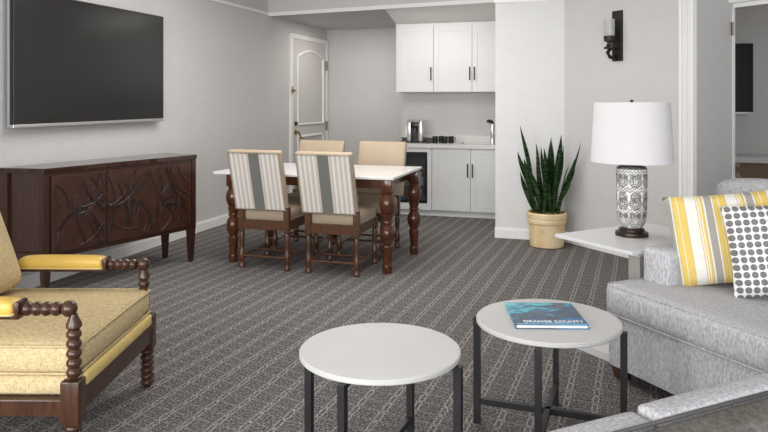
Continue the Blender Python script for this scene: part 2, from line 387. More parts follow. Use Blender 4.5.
b = bm_new(); add_prism(b, [dpt(2.6, 0), dpt(4.6, 0), dpt(4.6, .58), dpt(2.6, .58)], 0, ZC)
struct('wall_far_right', b, M['wallpaper'], 'diagonal wall right of the bedroom passage, outside the picture', 'wall')
# casing: fluted white pilaster
b = bm_new()
for s0, s1, n0 in ((1.345, 1.505, -.018), (1.355, 1.385, -.03), (1.395, 1.41, -.026), (1.42, 1.435, -.026), (1.445, 1.46, -.03), (1.47, 1.50, -.04)):
    add_prism(b, [dpt(s0, n0), dpt(s1, n0), dpt(s1, 0.0), dpt(s0, 0.0)], 0, ZC)
struct('trim_1', b, M['paint_white'], 'tall white fluted casing at the bedroom passage', 'trim')
# bedroom door frame: jamb, stop and head casing
d2 = thing('door_2', 'white bedroom door frame with a nickel hinge at right edge', 'door frame', (0, 0, 0)); d2['kind'] = 'structure'
b = bm_new(); add_prism(b, [dpt(1.505, .43), dpt(1.514, .43), dpt(1.514, .455), dpt(1.505, .455)], 0, 2.15); obj('jamb', b, M['paint_white'], d2)
b = bm_new(); add_prism(b, [dpt(1.44, .39), dpt(3.2, .39), dpt(3.2, .44), dpt(1.44, .44)], 2.185, 2.30, .004)
add_prism(b, [dpt(1.505, .44), dpt(3.2, .44), dpt(3.2, .60), dpt(1.505, .60)], 2.15, 2.19); obj('head_casing', b, M['paint_white'], d2)
b = bm_new(); 
add_prism(b, [dpt(1.512, .405), dpt(1.526, .405), dpt(1.526, .425), dpt(1.512, .425)], 1.92, 2.03); obj('hinge', b, M['nickel'], d2)
# bedroom beyond
struct('wall_bedroom', box(-.302, 5.2, 9.0, 9.15, 0, ZC), M['wallpaper'], 'grey bedroom wall seen through the doorway', 'wall')
struct('wall_bedroom_side', box(5.05, 5.2, 1.5, 9.0, 0, ZC), M['wallpaper'], 'bedroom side wall out of the picture', 'wall')
# rails, casings, baseboards
b = bm_new(); add_box(b, XL, XL+.022, -3.6, 8.12, 2.465, 2.50, .004)
struct('trim_2', b, M['paint_white'], 'thin white picture rail high along the left wall', 'trim')
b = bm_new(); dx, dy = .9887, -.15
e0 = Vector((XL+.02, 8.12, 0)); e1 = Vector((-.985, 7.66, 0)); nn = Vector((dy, -dx, 0))
add_prism(b, [(e0.x, e0.y), (e1.x, e1.y), (e1.x+nn.x*.02, e1.y+nn.y*.02), (e0.x+nn.x*.02, e0.y+nn.y*.02)], 2.455, 2.50)
struct('trim_3', b, M['paint_white'], 'white moulding along the lower front edge of the soffit', 'trim')
b = bm_new(); add_box(b, -.995, -.302, 7.082, 7.1, 2.372, 2.40)
add_prism(b, [dpt(0, 0), dpt(1.34, 0), dpt(1.34, -.018), dpt(-.02, -.018)], 2.372, 2.40)
struct('trim_5', b, M['paint_white'], 'thin white rail at the top of the pier', 'trim')
def base(name, pts, label):
    b = bm_new(); add_prism(b, pts, 0, .088); struct(name, b, M['paint_white'], label, 'baseboard')
b = bm_new(); add_box(b, XL, XL+.016, -3.6, 8.70, 0, .085); add_box(b, XL, XL+.009, -3.6, 8.70, .085, .1)
struct('baseboard_left', b, M['paint_white'], 'white baseboard along the left wall under the dark sideboard', 'baseboard')
b = bm_new(); add_box(b, -.985, -.302, 7.084, 7.1, 0, .088); add_box(b, -.985, -.302, 7.091, 7.1, .088, .104)
struct('baseboard_pier', b, M['paint_white'], 'white baseboard along the foot of the pier', 'baseboard')
b = bm_new(); add_prism(b, [dpt(.0, 0), dpt(1.34, 0), dpt(1.34, -.016), dpt(-.01, -.016)], 0, .1)
struct('baseboard_right', b, M['paint_white'], 'white baseboard of the diagonal wall behind the side table', 'baseboard')
b = bm_new(); add_box(b, XL, -2.42, 10.144, 10.16, 0, .1); add_box(b, -2.436, -2.42, 8.76, 10.144, 0, .1)
struct('baseboard_back', b, M['paint_white'], 'white baseboard along the far back wall', 'baseboard')

# entry door on the left wall
DY0, DY1, DZ = 8.754, 10.13, 2.30
d1 = thing('door_1', 'off white panelled entry door with arched top panel', 'door', (XL, (DY0+DY1)/2, 0)); d1['kind'] = 'structure'
hw = (DY1-DY0)/2
b = bm_new(); add_box(b, 0, .03, -hw, -hw+.07, 0, DZ-.06); add_box(b, 0, .03, hw-.07, hw, 0, DZ-.06); add_box(b, 0, .03, -hw, hw, DZ-.06, DZ)
obj('door_frame', b, M['paint_white'], d1)
lw = hw-.072
leaf = obj('door_leaf', box(0, .018, -lw, lw, .01, DZ-.062), M['door_paint'], d1)
def arch_loop(y0, y1, z0, z1, rise):
    pts = [(.02, y0, z0), (.02, y1, z0), (.02, y1, z1-rise)]
    for i in range(1, 12):
        t = i/12; pts.append((.02, y1+(y0-y1)*t, z1-rise+rise*math.sin(PI*t)))
    pts.append((.02, y0, z1-rise)); return pts
for nm, z0, z1, rise in (('upper_panel_moulding', 1.04, 2.09, .09), ('lower_panel_moulding', .2, .87, .001)):
    b = bm_new(); add_tube(b, arch_loop(-lw+.17, lw-.13, z0, z1, rise), .02, 8, True)
    obj(nm, b, M['paint_white'], leaf)
b = bm_new(); R90 = Matrix.Rotation(PI/2, 4, 'Y')
add_lathe(b, [(.034, .018), (.034, .028), (.014, .034), (.014, .075)], 16, TX(0, -lw+.1, .94) @ R90); add_tube(b, [(.07, -lw+.1, .94), (.075, -lw+.16, .865), (.07, -lw+.24, .85)], .012, 8)
h = obj('lever_handle', b, M['brass'], leaf, smooth=True)
b = bm_new(); add_lathe(b, [(.032, .018), (.032, .03), (.02, .045), (0, .046)], 16, TX(0, -lw+.1, 1.06) @ R90); obj('deadbolt', b, M['bronze'], leaf, smooth=True)
b = bm_new(); add_box(b, .03, .045, -hw+.0, -hw+.1, 1.5, 1.53, .003); add_tube(b, [(.045, -hw+.06, 1.515), (.085, -hw+.03, 1.515), (.085, -hw-.03, 1.515)], .008, 6); add_box(b, .03, .04, -hw+.02, -hw+.06, 1.47, 1.57, .003)
obj('door_guard', b, M['brass'], d1)
for z in (1.91, .985): obj('hinge', box(.018, .04, hw-.085, hw-.035, z-.07, z+.07, bev=.004), M['nickel'], d1)

# ------------------------------------------------------------------ kitchenette
def shaker(bm, x0, x1, y, z0, z1, fr=.06, t=.02):      # front face at y, facing -y
    add_box(bm, x0, x1, y+.007, y+t, z0, z1)
    add_box(bm, x0, x0+fr, y, y+.008, z0, z1); add_box(bm, x1-fr, x1, y, y+.008, z0, z1)
    add_box(bm, x0+fr, x1-fr, y, y+.008, z0, z0+fr); add_box(bm, x0+fr, x1-fr, y, y+.008, z1-fr, z1)
    return bm
def bar_handle(x, y, z0, z1):
    b = bm_new(); add_tube(b, [(x, y-.03, z0), (x, y-.03, z1)], .007, 8)
    for z in (z0+.02, z1-.02): add_tube(b, [(x, y-.03, z), (x, y, z)], .006, 8)
    return b
def cab(name, label, x0, x1, yf, yb, z0, z1, doors, group, toe=0):
    t = thing(name, label, 'cabinet', ((x0+x1)/2, yb, z0-toe), 0, group); ox, oy, oz = (x0+x1)/2, yb, z0-toe
    b = box(x0-ox, x1-ox, yf+.022-oy, -.002, z0-oz, z1-oz)
    if toe: add_box(b, x0-ox, x1-ox, yf+.05-oy, -.002, 0, toe)
    obj('carcass', b, M['cabinet'], t)
    for (a, c, hx, h0, h1) in doors:
        dd = obj('door', shaker(bm_new(), a-ox+.003, c-ox-.003, yf-oy, z0-oz+.004, z1-oz-(.004 if toe else .045)), M['cabinet'], t)
        obj('handle', bar_handle(hx-ox, yf-oy, h0-oz, h1-oz), M['black_metal'], dd, smooth=True)
    return t
UY = 8.4
cab('wall_cabinet', 'single door white upper cabinet at the left end of the row', -2.403, -1.917, UY, 8.75, 1.485, 2.335, [(-2.385, -1.917, -1.945, 1.63, 1.79)], 'upper kitchenette cabinets')
cab('wall_cabinet', 'double door white upper cabinet next to the wall pier', -1.916, -.984, UY, 8.75, 1.485, 2.335, [(-1.916, -1.44, -1.465, 1.63, 1.79), (-1.44, -.984, -1.41, 1.63, 1.79)], 'upper kitchenette cabinets')
LY = 8.15
cab('base_cabinet', 'double door white lower cabinet under the sink', -1.885, -.984, LY, 8.75, .075, .815, [(-1.867, -1.417, -1.447, .48, .64), (-1.417, -.984, -1.39, .48, .64)], None, .075)
t = thing('fridge_cabinet', 'white open fronted lower cabinet housing the mini fridge', 'cabinet', (-2.14, 8.75, 0))
b = bm_new(); add_box(b, -.26, -.235, -.6, -.002, .075, .815); add_box(b, .205, .254, -.6, -.002, .075, .815); add_box(b, -.235, .205, -.6, -.002, .765, .815); add_box(b, -.235, .205, -.6, -.002, .075, .15); add_box(b, -.26, .254, -.55, -.002, 0, .075)
obj('carcass', b, M['cabinet'], t)
t = thing('mini_fridge', 'black framed glass door mini fridge with bottles inside', 'fridge', (-2.155, 8.45, .152))
b = bm_new(); add_box(b, -.215, .215, .27, .29, .005, .605); add_box(b, -.215, -.2, -.27, .27, .005, .605); add_box(b, .2, .215, -.27, .27, .005, .605); add_box(b, -.2, .2, -.27, .27, .005, .02); add_box(b, -.2, .2, -.27, .27, .59, .605)
obj('body', b, M['black'], t)
b = bm_new()
for a in ((-.217, -.185, .0, .607), (.185, .217, .0, .607)): add_box(b, a[0], a[1], -.30, -.272, a[2], a[3], .003)
add_box(b, -.185, .185, -.30, -.272, 0, .035); add_box(b, -.185, .185, -.30, -.272, .565, .607)
dd = obj('door', b, M['black'], t); obj('glass_pane', box(-.185, .185, -.29, -.284, .035, .565), M['fridge_glass'], dd)
for z in (.2, .4): obj('shelf', box(-.2, .2, -.24, .26, z, z+.008), M['silver'], t)
def bottle(bm, x, y, z, h, r): add_lathe(bm, [(r, 0), (r, h*.6), (r*.4, h*.78), (r*.4, h), (0, h)], 12, TX(x, y, z))
for i, (x, z, mt, lb) in enumerate(((-.12, .022, 'blue_bottle', 'blue bottle on the bottom shelf of the mini fridge at left'), (-.03, .022, 'blue_bottle', 'blue bottle on the bottom shelf of the mini fridge, middle'), (.08, .022, 'white_bottle', 'pale bottle on the bottom shelf of the mini fridge'),
        (-.09, .21, 'white_bottle', 'pale bottle on the middle shelf of the mini fridge at left'), (.02, .21, 'blue_bottle', 'blue bottle on the middle shelf of the mini fridge'), (.12, .21, 'white_bottle', 'pale bottle on the middle shelf of the mini fridge at right'))):
    b = bm_new(); bottle(b, 0, 0, 0, .15, .03); o = obj('bottle', b, M[mt], None, (-2.155+x, 8.235, .152+z), smooth=True); tag(o, lb, 'bottle', 'bottles in the mini fridge')
t = thing('countertop', 'pale grey stone counter with low backsplash and undermount sink', 'countertop', (-1.70, 8.75, .816))
b = bm_new(); add_box(b, -.715, .716, -.63, -.46, 0, .045, .003); add_box(b, -.715, .12, -.46, 0, 0, .045); add_box(b, .52, .716, -.46, 0, 0, .045); add_box(b, .12, .52, -.12, 0, 0, .045)
obj('slab', b, M['counter'], t)
obj('backsplash', box(-.69, .716, -.02, -.001, .045, .125), M['counter'], t)
b = bm_new(); add_box(b, .12, .52, -.46, -.12, -.0, .008); obj('sink_basin', b, M['silver'], t)
CT = .861
t = thing('faucet', 'tall chrome faucet with dark spout beside the sink', 'faucet', (-1.215, 8.55, CT))
b = bm_new(); add_lathe(b, [(.032, 0), (.032, .02), (.027, .03), (.024, .2), (.022, .235), (0, .236)], 20); obj('body', b, M['chrome'], t, smooth=True)
b = bm_new(); add_tube(b, [(0, 0, .222), (-.004, -.01, .255), (-.02, -.05, .272), (-.035, -.11, .27)], .022, 10); obj('spout', b, M['bronze'], t, smooth=True)
b = bm_new(); add_tube(b, [(.02, 0, .10), (.05, -.01, .11), (.055, -.01, .17)], .01, 8); obj('lever', b, M['chrome'], t, smooth=True)
o = obj('tray', add_box(box(-.26, .165, -.13, .13, 0, .012, bev=.005), -.255, .16, .1, .13, 0, .055), M['dark_tray'], None, (-2.1, 8.42, CT)); tag(o, 'dark serving tray under the coffee machine', 'tray')
t = thing('coffee_maker', 'silver and black single cup coffee machine on the counter', 'coffee machine', (-2.14, 8.42, CT+.0125))
b = bm_new(); add_box(b, -.095, -.048, -.09, .1, 0, .25, .012); add_box(b, .048, .095, -.09, .1, 0, .25, .012); obj('side_panel', b, M['silver'], t, smooth=True)
b = bm_new(); add_box(b, -.048, .048, -.02, .1, 0, .24); add_box(b, -.05, .05, -.1, -.02, 0, .025, .006); add_box(b, -.05, .05, -.09, -.02, .17, .235, .01); obj('body', b, M['black'], t, smooth=True)
b = bm_new(); add_lathe(b, [(.028, 0), (.028, .05), (.02, .055)], 16, TX(0, -.06, .12)); obj('brew_head', b, M['dark_tray'], t, smooth=True)
b = bm_new(); add_tube(b, [(-.07, -.06, .225), (-.06, -.11, .265), (.06, -.11, .265), (.07, -.06, .225)], .012, 8); add_box(b, -.09, .09, -.09, .1, .238, .262, .01); obj('lid', b, M['silver'], t, smooth=True)
mg = bm_new(); add_lathe(mg, [(.022, 0), (.03, .003), (.034, .02), (.034, .082), (.031, .085), (.028, .08), (.027, .02), (0, .016)], 20)
add_tube(mg, [(.03, 0, .07), (.052, 0, .066), (.056, 0, .042), (.046, 0, .022), (.03, 0, .02)], .006, 6)
m0 = None
for i, (x, y, lb) in enumerate(((-1.885, 8.36, 'black mug nearest the coffee machine'), (-1.825, 8.43, 'second black mug from the coffee machine, set slightly back'), (-1.765, 8.36, 'third black mug from the coffee machine'), (-1.705, 8.43, 'black mug farthest from the coffee machine'))):
    if m0 is None: o = m0 = thing('mug', lb, 'mug', group='black mugs on the counter'); obj('cup', mg, M['black'], m0, smooth=True)
    else: o = copy_tree(m0); o['label'] = lb
    o.location = (x, y, CT); o.rotation_euler.z = -.9+.3*i
o = thing('outlet', 'small white socket plate on the wall beside the coffee machine', 'outlet', (-2.33, 8.75, 1.0))
obj('plate', box(-.035, .035, -.006, 0, -.055, .055, bev=.002), M['outlet'], o)

# ------------------------------------------------------------------ television on the left wall
t = thing('television', 'large wall mounted flat television with a thin silver edge', 'television', (XL, 4.83, 1.69))
obj('mount', box(0.0, .035, -.3, .3, -.2, .2), M['black'], t)
obj('back_case', box(.035, .07, -.86, .905, -.47, .475, bev=.004), M['black'], t)
obj('screen', box(.07, .081, -.862, .91, -.472, .482), M['screen'], t)
b = bm_new(); add_box(b, .04, .083, -.87, -.862, -.485, .49, .002); add_box(b, .055, .083, .91, .914, -.485, .49, .002); add_box(b, .055, .083, -.87, .914, .482, .49, .002); obj('bezel', b, M['black'], t)
b = bm_new(); add_box(b, .05, .085, -.872, .916, -.496, -.472, .003); add_box(b, .03, .05, -.874, -.864, -.49, .49); obj('bottom_trim', b, M['silver'], t, label='silver strip along the lower edge')

# ------------------------------------------------------------------ carved sideboard
LF = Vector((-3.641, 3.925)); RF = Vector((-3.301, 5.313)); ang = math.atan2(RF.y-LF.y, RF.x-LF.x)
t = thing('sideboard', 'dark wood sideboard with carved branching doors under the television', 'sideboard', (LF.x, LF.y, 0), ang)
W = (RF-LF).length                              # local x along the front, local y to the wall
DL, DR = .335, .40
plan = lambda i, fy=0.0: [(i, i+fy), (W-i, i+fy), (W-i, DR-.0), (i-.125, DL)]
b = bm_new(); add_prism(b, plan(0), .885, .92, .003); obj('top', b, M['polished_wood'], t)
b = bm_new(); add_prism(b, [(.05, .02), (W-.05, .02), (W-.05, DR-.03), (-.07, DL-.03)], .305, .885); add_box(b, 0.005, .05, .008, .06, .29, .885); add_box(b, W-.05, W-.005, .008, .06, .29, .885)
add_box(b, .05, W-.05, .012, .05, .285, .315); add_box(b, .05, W-.05, .012, .04, .865, .885); add_prism(b, [(.005, .06), (.03, .06), (-.09, DL), (-.115, DL)], .29, .33)
add_prism(b, [(-.09, DL-.06), (.02, DL-.06), (-.03, DL), (-.112, DL)], .29, .885)
obj('cabinet_body', b, M['dark_wood'], t)
def leg_bm(x, y, z1, s0, s1, kx=0, ky=0):
    b = bm_new(); vs = []
    for (z, s, ox, oy) in ((0, s0, kx, ky), (z1, s1, 0, 0)): vs.append([b.verts.new((x+ox+a*s, y+oy+c*s, z)) for a, c in ((-1, -1), (1, -1), (1, 1), (-1, 1))])
    b.faces.new(vs[0][::-1]); b.faces.new(vs[1])
    for i in range(4): b.faces.new((vs[0][i], vs[0][(i+1) % 4], vs[1][(i+1) % 4], vs[1][i]))
    bmesh.ops.recalc_face_normals(b, faces=b.faces); return b
for (x, y) in ((.04, .04), (W-.035, .04), (W-.04, DR-.05), (-.06, DL-.04)): obj('leg', leg_bm(x, y, .32, .017, .03), M['dark_wood'], t)
rng = random.Random(11)
doors = [(.06, .36*W), (.36*W, .705*W), (.705*W, W-.06)]
# carving: large overlapping rings and forks clipped to each door
circ = []
for i in range(30): circ.append((rng.uniform(0, W), rng.uniform(.2, 1.0), rng.uniform(.16, .42)))
for i in range(7): circ.append((.1+i*.21, .6+.22*(-1)**i, .2))
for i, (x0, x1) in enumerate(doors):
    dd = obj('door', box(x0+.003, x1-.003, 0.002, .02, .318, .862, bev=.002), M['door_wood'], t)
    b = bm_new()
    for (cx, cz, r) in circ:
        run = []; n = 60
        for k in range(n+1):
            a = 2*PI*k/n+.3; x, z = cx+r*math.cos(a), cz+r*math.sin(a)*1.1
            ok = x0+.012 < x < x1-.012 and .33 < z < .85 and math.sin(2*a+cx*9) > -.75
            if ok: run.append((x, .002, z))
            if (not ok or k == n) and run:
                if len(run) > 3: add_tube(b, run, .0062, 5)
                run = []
    obj('carving', b, M['carve'], dd, smooth=True, label='carved branching lines with groove shade painted darker')
    kx = (x1-.05, x0+.05, x0+.075)[i]
    kb = bm_new(); add_lathe(kb, [(.007, 0), (.007, .012), (.016, .018), (.016, .024), (0, .028)], 12, TX(kx, .002, .588) @ Matrix.Rotation(PI/2, 4, 'X')); obj('knob', kb, M['bronze'], dd, smooth=True)

# ------------------------------------------------------------------ dining table
TZ = .775
t = thing('dining_table', 'long dining table with white top on turned mahogany legs', 'table', (-2.36, 5.815, 0))
obj('tabletop', box(-.80, .815, -.475, .475, TZ-.022, TZ, bev=.004), M['tabletop'], t)
b = bm_new()
for a in ((-.70, .70, -.415, -.39), (-.70, .70, .30, .325), (-.71, -.685, -.40, .31), (.71, .735, -.40, .31)): add_box(b, *a, TZ-.10, TZ-.023)
obj('apron', b, M['red_wood'], t)
prof = [(.032, 0), (.036, .012), (.033, .05), (.038, .055), (.038, .062), (.03, .075), (.036, .16), (.041, .205), (.041, .215), (.032, .225), (.034, .24), (.05, .275), (.057, .315), (.05, .355), (.034, .385), (.03, .395),
        (.041, .402), (.041, .412), (.034, .42), (.04, .45), (.043, .47), (.034, .478), (.046, .49), (.058, .535), (.06, .56), (.052, .60), (.036, .635), (.044, .642), (.044, .652), (.046, .655)]
prof = [(r_*1.1, z_) for r_, z_ in prof]
for (x, y) in ((-.635, -.42), (.748, -.42), (.778, .325), (-.625, .325)):
    b = bm_new(); add_lathe(b, prof, 24, TX(x, y, 0)); add_box(b, x-.045, x+.045, y-.045, y+.045, .655, TZ-.023, .003)
    obj('leg', b, M['red_wood'], t, smooth=True)

# ------------------------------------------------------------------ dining chairs
def dining_chair(label):
    t = thing('dining_chair', label, 'chair', group='dining chairs around the table')
    hw, dp = .205, .47
    for s in (-1, 1):
        for y in (0.0, dp):
            b = bm_new(); add_lathe(b, [(.02, 0), (.029, .012), (.027, .035), (.018, .05), (.026, .07), (.026, .13), (.017, .15), (.021, .2), (.025, .27), (.018, .3), (.027, .31), (.027, .322)], 14, TX(s*hw, y, 0))
            add_box(b, s*hw-.023, s*hw+.023, y-.023, y+.023, .322, .40)
            if y == 0: add_prism(b, [(s*hw-.023, -.023), (s*hw+.023, -.023), (s*hw+.023, .023), (s*hw-.023, .023)], .40, .515)
            obj('leg', b, M['chair_wood'], t, smooth=True)
    b = bm_new(); add_box(b, -hw, hw, -.018, .012, .325, .40); add_box(b, -hw, hw, dp-.015, dp+.018, .325, .40)
    for s in (-1, 1): add_box(b, s*hw-.016, s*hw+.016, 0, dp, .325, .40)
    obj('seat_frame', b, M['chair_wood'], t)
    b = bm_new(); add_tube(b, [(-hw, 0, .1), (hw, 0, .1)], .011, 8); obj('stretcher', b, M['chair_wood'], t, smooth=True)
    b = bm_new(); add_tube(b, [(-hw, dp*.55, .1), (hw, dp*.55, .1)], .011, 8); obj('stretcher', b, M['chair_wood'], t, smooth=True)
    for s in (-1, 1):
        b = bm_new(); add_tube(b, [(s*hw, 0, .1), (s*hw, dp, .1)], .011, 8); obj('stretcher', b, M['chair_wood'], t, smooth=True)
    b = bm_new(); add_puff(b, -hw-.012, hw+.012, .02, dp+.025, .385, .485, .028, (0, 0, .004, .01, 0, .025)); seat = obj('seat', b, M['tan'], t, smooth='all')
    def nail(bm, p): add_lathe(bm, [(.0085, -.002), (.007, .003), (0, .005)], 6, TX(*p) @ Matrix.Rotation(PI/2, 4, 'X'))
    b = bm_new()
    for i in range(26): add_lathe(b, [(.0055, -.002), (.0045, .002), (0, .0035)], 5, TX(-hw+.03+i*(2*hw-.06)/25, .019, .405) @ Matrix.Rotation(PI/2, 4, 'X'))
    obj('nailhead_row', b, M['nail'], seat)
    for s in (-1, 1):
        b = bm_new()
        for i in range(24): add_lathe(b, [(.0055, -.002), (.0045, .002), (0, .0035)], 5, TX(s*(hw+.012), .04+i*.0185, .405) @ Matrix.Rotation(s*PI/2, 4, 'Y'))
        obj('nailhead_row', b, M['nail'], seat)
    # back: panel hinged at z = .485, raked away from the seat (towards -y)
    rake = math.radians(16); bh = .52; bw = .238
    b = bm_new(); add_puff(b, -bw, bw, -.022, .03, 0, bh, .014, (0, 0, 0, .014, 0, 0), 14, 4, 14); back = obj('backrest', b, M['tan'], t, (-.022, .005, .485), (rake, 0, 0), smooth='all')
    b = bm_new(); add_box(b, -bw+.012, bw-.012, -.027, -.02, .012, bh-.012, .003); obj('striped_back_panel', b, M['ticking'], back, label='striped fabric panel with a grey centre band')
    b = bm_new(); k = 24
    for i in range(k+1):
        f = i/k
        for z in (.014, bh-.014): nail(b, (-bw+.014+f*(2*bw-.028), -.028, z))
        for s in (-1, 1): nail(b, (s*(bw-.014), -.028, .014+f*(bh-.028)))
    obj('nailheads', b, M['nail'], back)
    return t
c0 = None
for (x, y, rz, lb) in ((-2.622, 5.235, 0, 'dining chair with striped back on the near side of the table, at left'), (-2.015, 5.215, 0, 'dining chair with striped back on the near side of the table, by the front leg'),
        (-2.635, 6.36, PI, 'dining chair across the table nearest the panelled door, tan back mostly hidden'), (-2.005, 6.36, PI, 'dining chair across the table in front of the mini fridge, tan back showing')):
    if c0 is None: c = c0 = dining_chair(lb)
    else: c = copy_tree(c0); c['label'] = lb
    c.location = (x, y, 0); c.rotation_euler.z = rz

# ------------------------------------------------------------------ plant
t = thing('potted_snake_plant', 'tall snake plant in a buff glazed pot against the pier', 'plant', (-.455, 6.83, 0))
b = bm_new(); add_lathe(b, [(.145, 0), (.158, .01), (.165, .12), (.17, .225), (.185, .232), (.187, .262), (.178, .27), (.186, .278), (.190, .318), (.183, .328), (.168, .326), (.162, .27), (0, .265)], 40); obj('pot', b, M['pot'], t, smooth=True)
b = bm_new(); add_lathe(b, [(.166, .270), (.164, .303), (.1, .318), (0, .32)], 24)
rng = random.Random(5)
for i in range(70):
    a = rng.uniform(0, 2*PI); r = .155*math.sqrt(rng.random()); p = (r*math.cos(a), r*math.sin(a), .318)
    add_box(b, p[0]-.013, p[0]+.013, p[1]-.006, p[1]+.006, .31, .318+rng.uniform(.003, .016))
obj('mulch', b, M['soil'], t)
def leaf_bm(x, y, h, wd, lx, ly, tw, face):
    b = bm_new(); n = 14; L, Rr, C = [], [], []
    for i in range(n+1):
        f = i/n; ww = wd*(.42+1.05*f-.35*f*f)*(1-max(0, f-.62)**1.6/(.38**1.6)) if f < 1 else 0
        ww = max(ww, .0015); cx = x+lx*(1.25*f**1.4-.25*f**4)+.012*math.sin(5*f+face*9); cy = y+ly*f**1.5; cz = .31+h*f; a = face+tw*f
        ex, ey = math.cos(a), math.sin(a); fx, fy = -ey, ex; cup = ww*.35
        L.append(b.verts.new((cx-ex*ww+fx*cup, cy-ey*ww+fy*cup, cz))); C.append(b.verts.new((cx, cy, cz))); Rr.append(b.verts.new((cx+ex*ww+fx*cup, cy+ey*ww+fy*cup, cz)))
    for i in range(n): b.faces.new((L[i], C[i], C[i+1], L[i+1])); b.faces.new((C[i], Rr[i], Rr[i+1], C[i+1]))
    r = bmesh.ops.solidify(b, geom=b.faces[:], thickness=.004); return b
specs = [(-.10, -.02, .80, -.08, 0), (-.12, .02, .56, -.10, .0), (.02, .06, .66, .02, .06), (.08, .02, .66, .15, .0), (.0, -.04, .60, .0, -.03), (.04, -.05, .56, .03, -.04), (-.05, .04, .55, -.03, .05), (.09, -.03, .45, .08, -.04),
         (-.06, -.08, .43, -.05, -.06), (.01, .0, .70, .02, .0), (-.02, -.1, .36, -.01, -.05), (.06, .09, .62, .07, .03), (-.09, -.06, .50, -.10, -.03), (.11, .05, .50, .09, .02), (.0, .1, .5, -.03, .04), (-.04, -.03, .64, -.05, -.01),
         (.05, -.09, .40, .03, -.05), (.1, -.06, .33, .06, -.03), (-.115, -.03, .38, -.08, -.03), (.02, -.06, .48, -.01, -.02), (.07, .0, .72, .05, .02), (-.08, .07, .48, -.08, .03), (.03, -.1, .30, .015, -.03), (-.015, .03, .60, -.01, .03)]
for i, (x, y, h, lx, ly) in enumerate(specs): obj('leaf', leaf_bm(x*1.0, y*.9, h*1.04, rng.uniform(.022, .034), lx*1.5+rng.uniform(-.03, .03), ly*1.3, rng.uniform(-1.4, 1.4), rng.uniform(-.8, .8)), M['leaf'], t, smooth='all')

# ------------------------------------------------------------------ wall sconce
sp = P0+D*.69
t = thing('wall_sconce', 'black iron candle style wall sconce with a glass cylinder', 'sconce', (sp.x, sp.y, 1.96), -PI/4)      # local x along wall, -y into the room
obj('backplate', box(-.056, .056, -.022, 0, -.22, .23, bev=.003), M['iron'], t)
b = bm_new(); add_tube(b, [(-.005, -.02, -.17), (-.005, -.05, -.195), (-.005, -.10, -.185), (-.005, -.125, -.145), (-.005, -.095, -.115), (-.005, -.125, -.08)], .018, 8); add_box(b, -.045, .035, -.135, -.02, -.115, -.095, .005); obj('bracket', b, M['iron'], t, smooth=True)
b = bm_new(); add_lathe(b, [(.02, -.09), (.02, -.055), (.048, -.045), (.05, -.0), (.044, .002), (0, .0)], 20, TX(-.005, -.105, 0)); obj('candle_cup', b, M['iron'], t, smooth=True)
b = bm_new(); add_lathe(b, [(.046, .0), (.047, .15), (.042, .15), (.041, .004)], 24, TX(-.005, -.105, 0)); obj('glass_cylinder', b, M['frost'], t, smooth=True)
b = bm_new(); add_lathe(b, [(.02, .002), (.02, .1), (0, .105)], 14, TX(-.005, -.105, 0)); obj('candle', b, M['letter'], t, smooth=True)

# ------------------------------------------------------------------ side table and lamp
pA, pB, pC = Vector((-.2325, 4.184)), Vector((.174, 3.806)), Vector((.32, 4.69))
ta = math.atan2(-.385, .413)
t = thing('side_table', 'square white side table with central pedestal at the end of the sofa', 'side table', (pB.x, pB.y, 0), ta)   # local -x to pA, +y to the wall
L1 = (pA-pB).length
obj('tabletop', box(-L1, 0, 0, .76, .596, .615, bev=.002), M['lacquer'], t)
obj('underplate', box(-L1+.17, -.035, .09, .68, .572, .596), M['lacquer'], t)
obj('pedestal', box(-.12, -.045, .11, .40, .045, .572, bev=.004), M['grey_lacquer'], t)
obj('foot_plate', box(-.46, -.035, .0, .60, 0, .045, bev=.003), M['lacquer'], t)
t = thing('table_lamp', 'table lamp with white drum shade and patterned ceramic body', 'lamp', (.193, 4.271, .615))
b = bm_new(); add_lathe(b, [(.090, 0), (.092, .008), (.09, .022), (.072, .028), (.072, .04), (.06, .046)], 36); obj('base', b, M['bronze'], t, smooth=True)
b = bm_new(); add_lathe(b, [(.048, .046), (.063, .056), (.077, .085), (.083, .14), (.085, .22), (.086, .36), (.084, .388), (.074, .398), (.045, .404)], 48); obj('body', b, M['lamp_ceramic'], t, smooth=True)
b = bm_new(); add_lathe(b, [(.03, .41), (.03, .43), (.012, .44), (.012, .72)], 16); obj('neck', b, M['bronze'], t, smooth=True)
b = bm_new(); add_lathe(b, [(.227, .424), (.209, .766), (.205, .766), (.223, .424)], 56)
# spider that carries the shade
obj('lamp_shade', b, M['shade'], t, smooth=True)
b = bm_new(); add_lathe(b, [(.006, .72), (.006, .77), (.012, .773), (.010, .779), (0, .782)], 12)
for k in range(3): a = 2*PI*k/3; add_tube(b, [(0, 0, .75), (.202*math.cos(a), .202*math.sin(a), .757)], .003, 6)
obj('finial', b, M['bronze'], t, smooth=True)

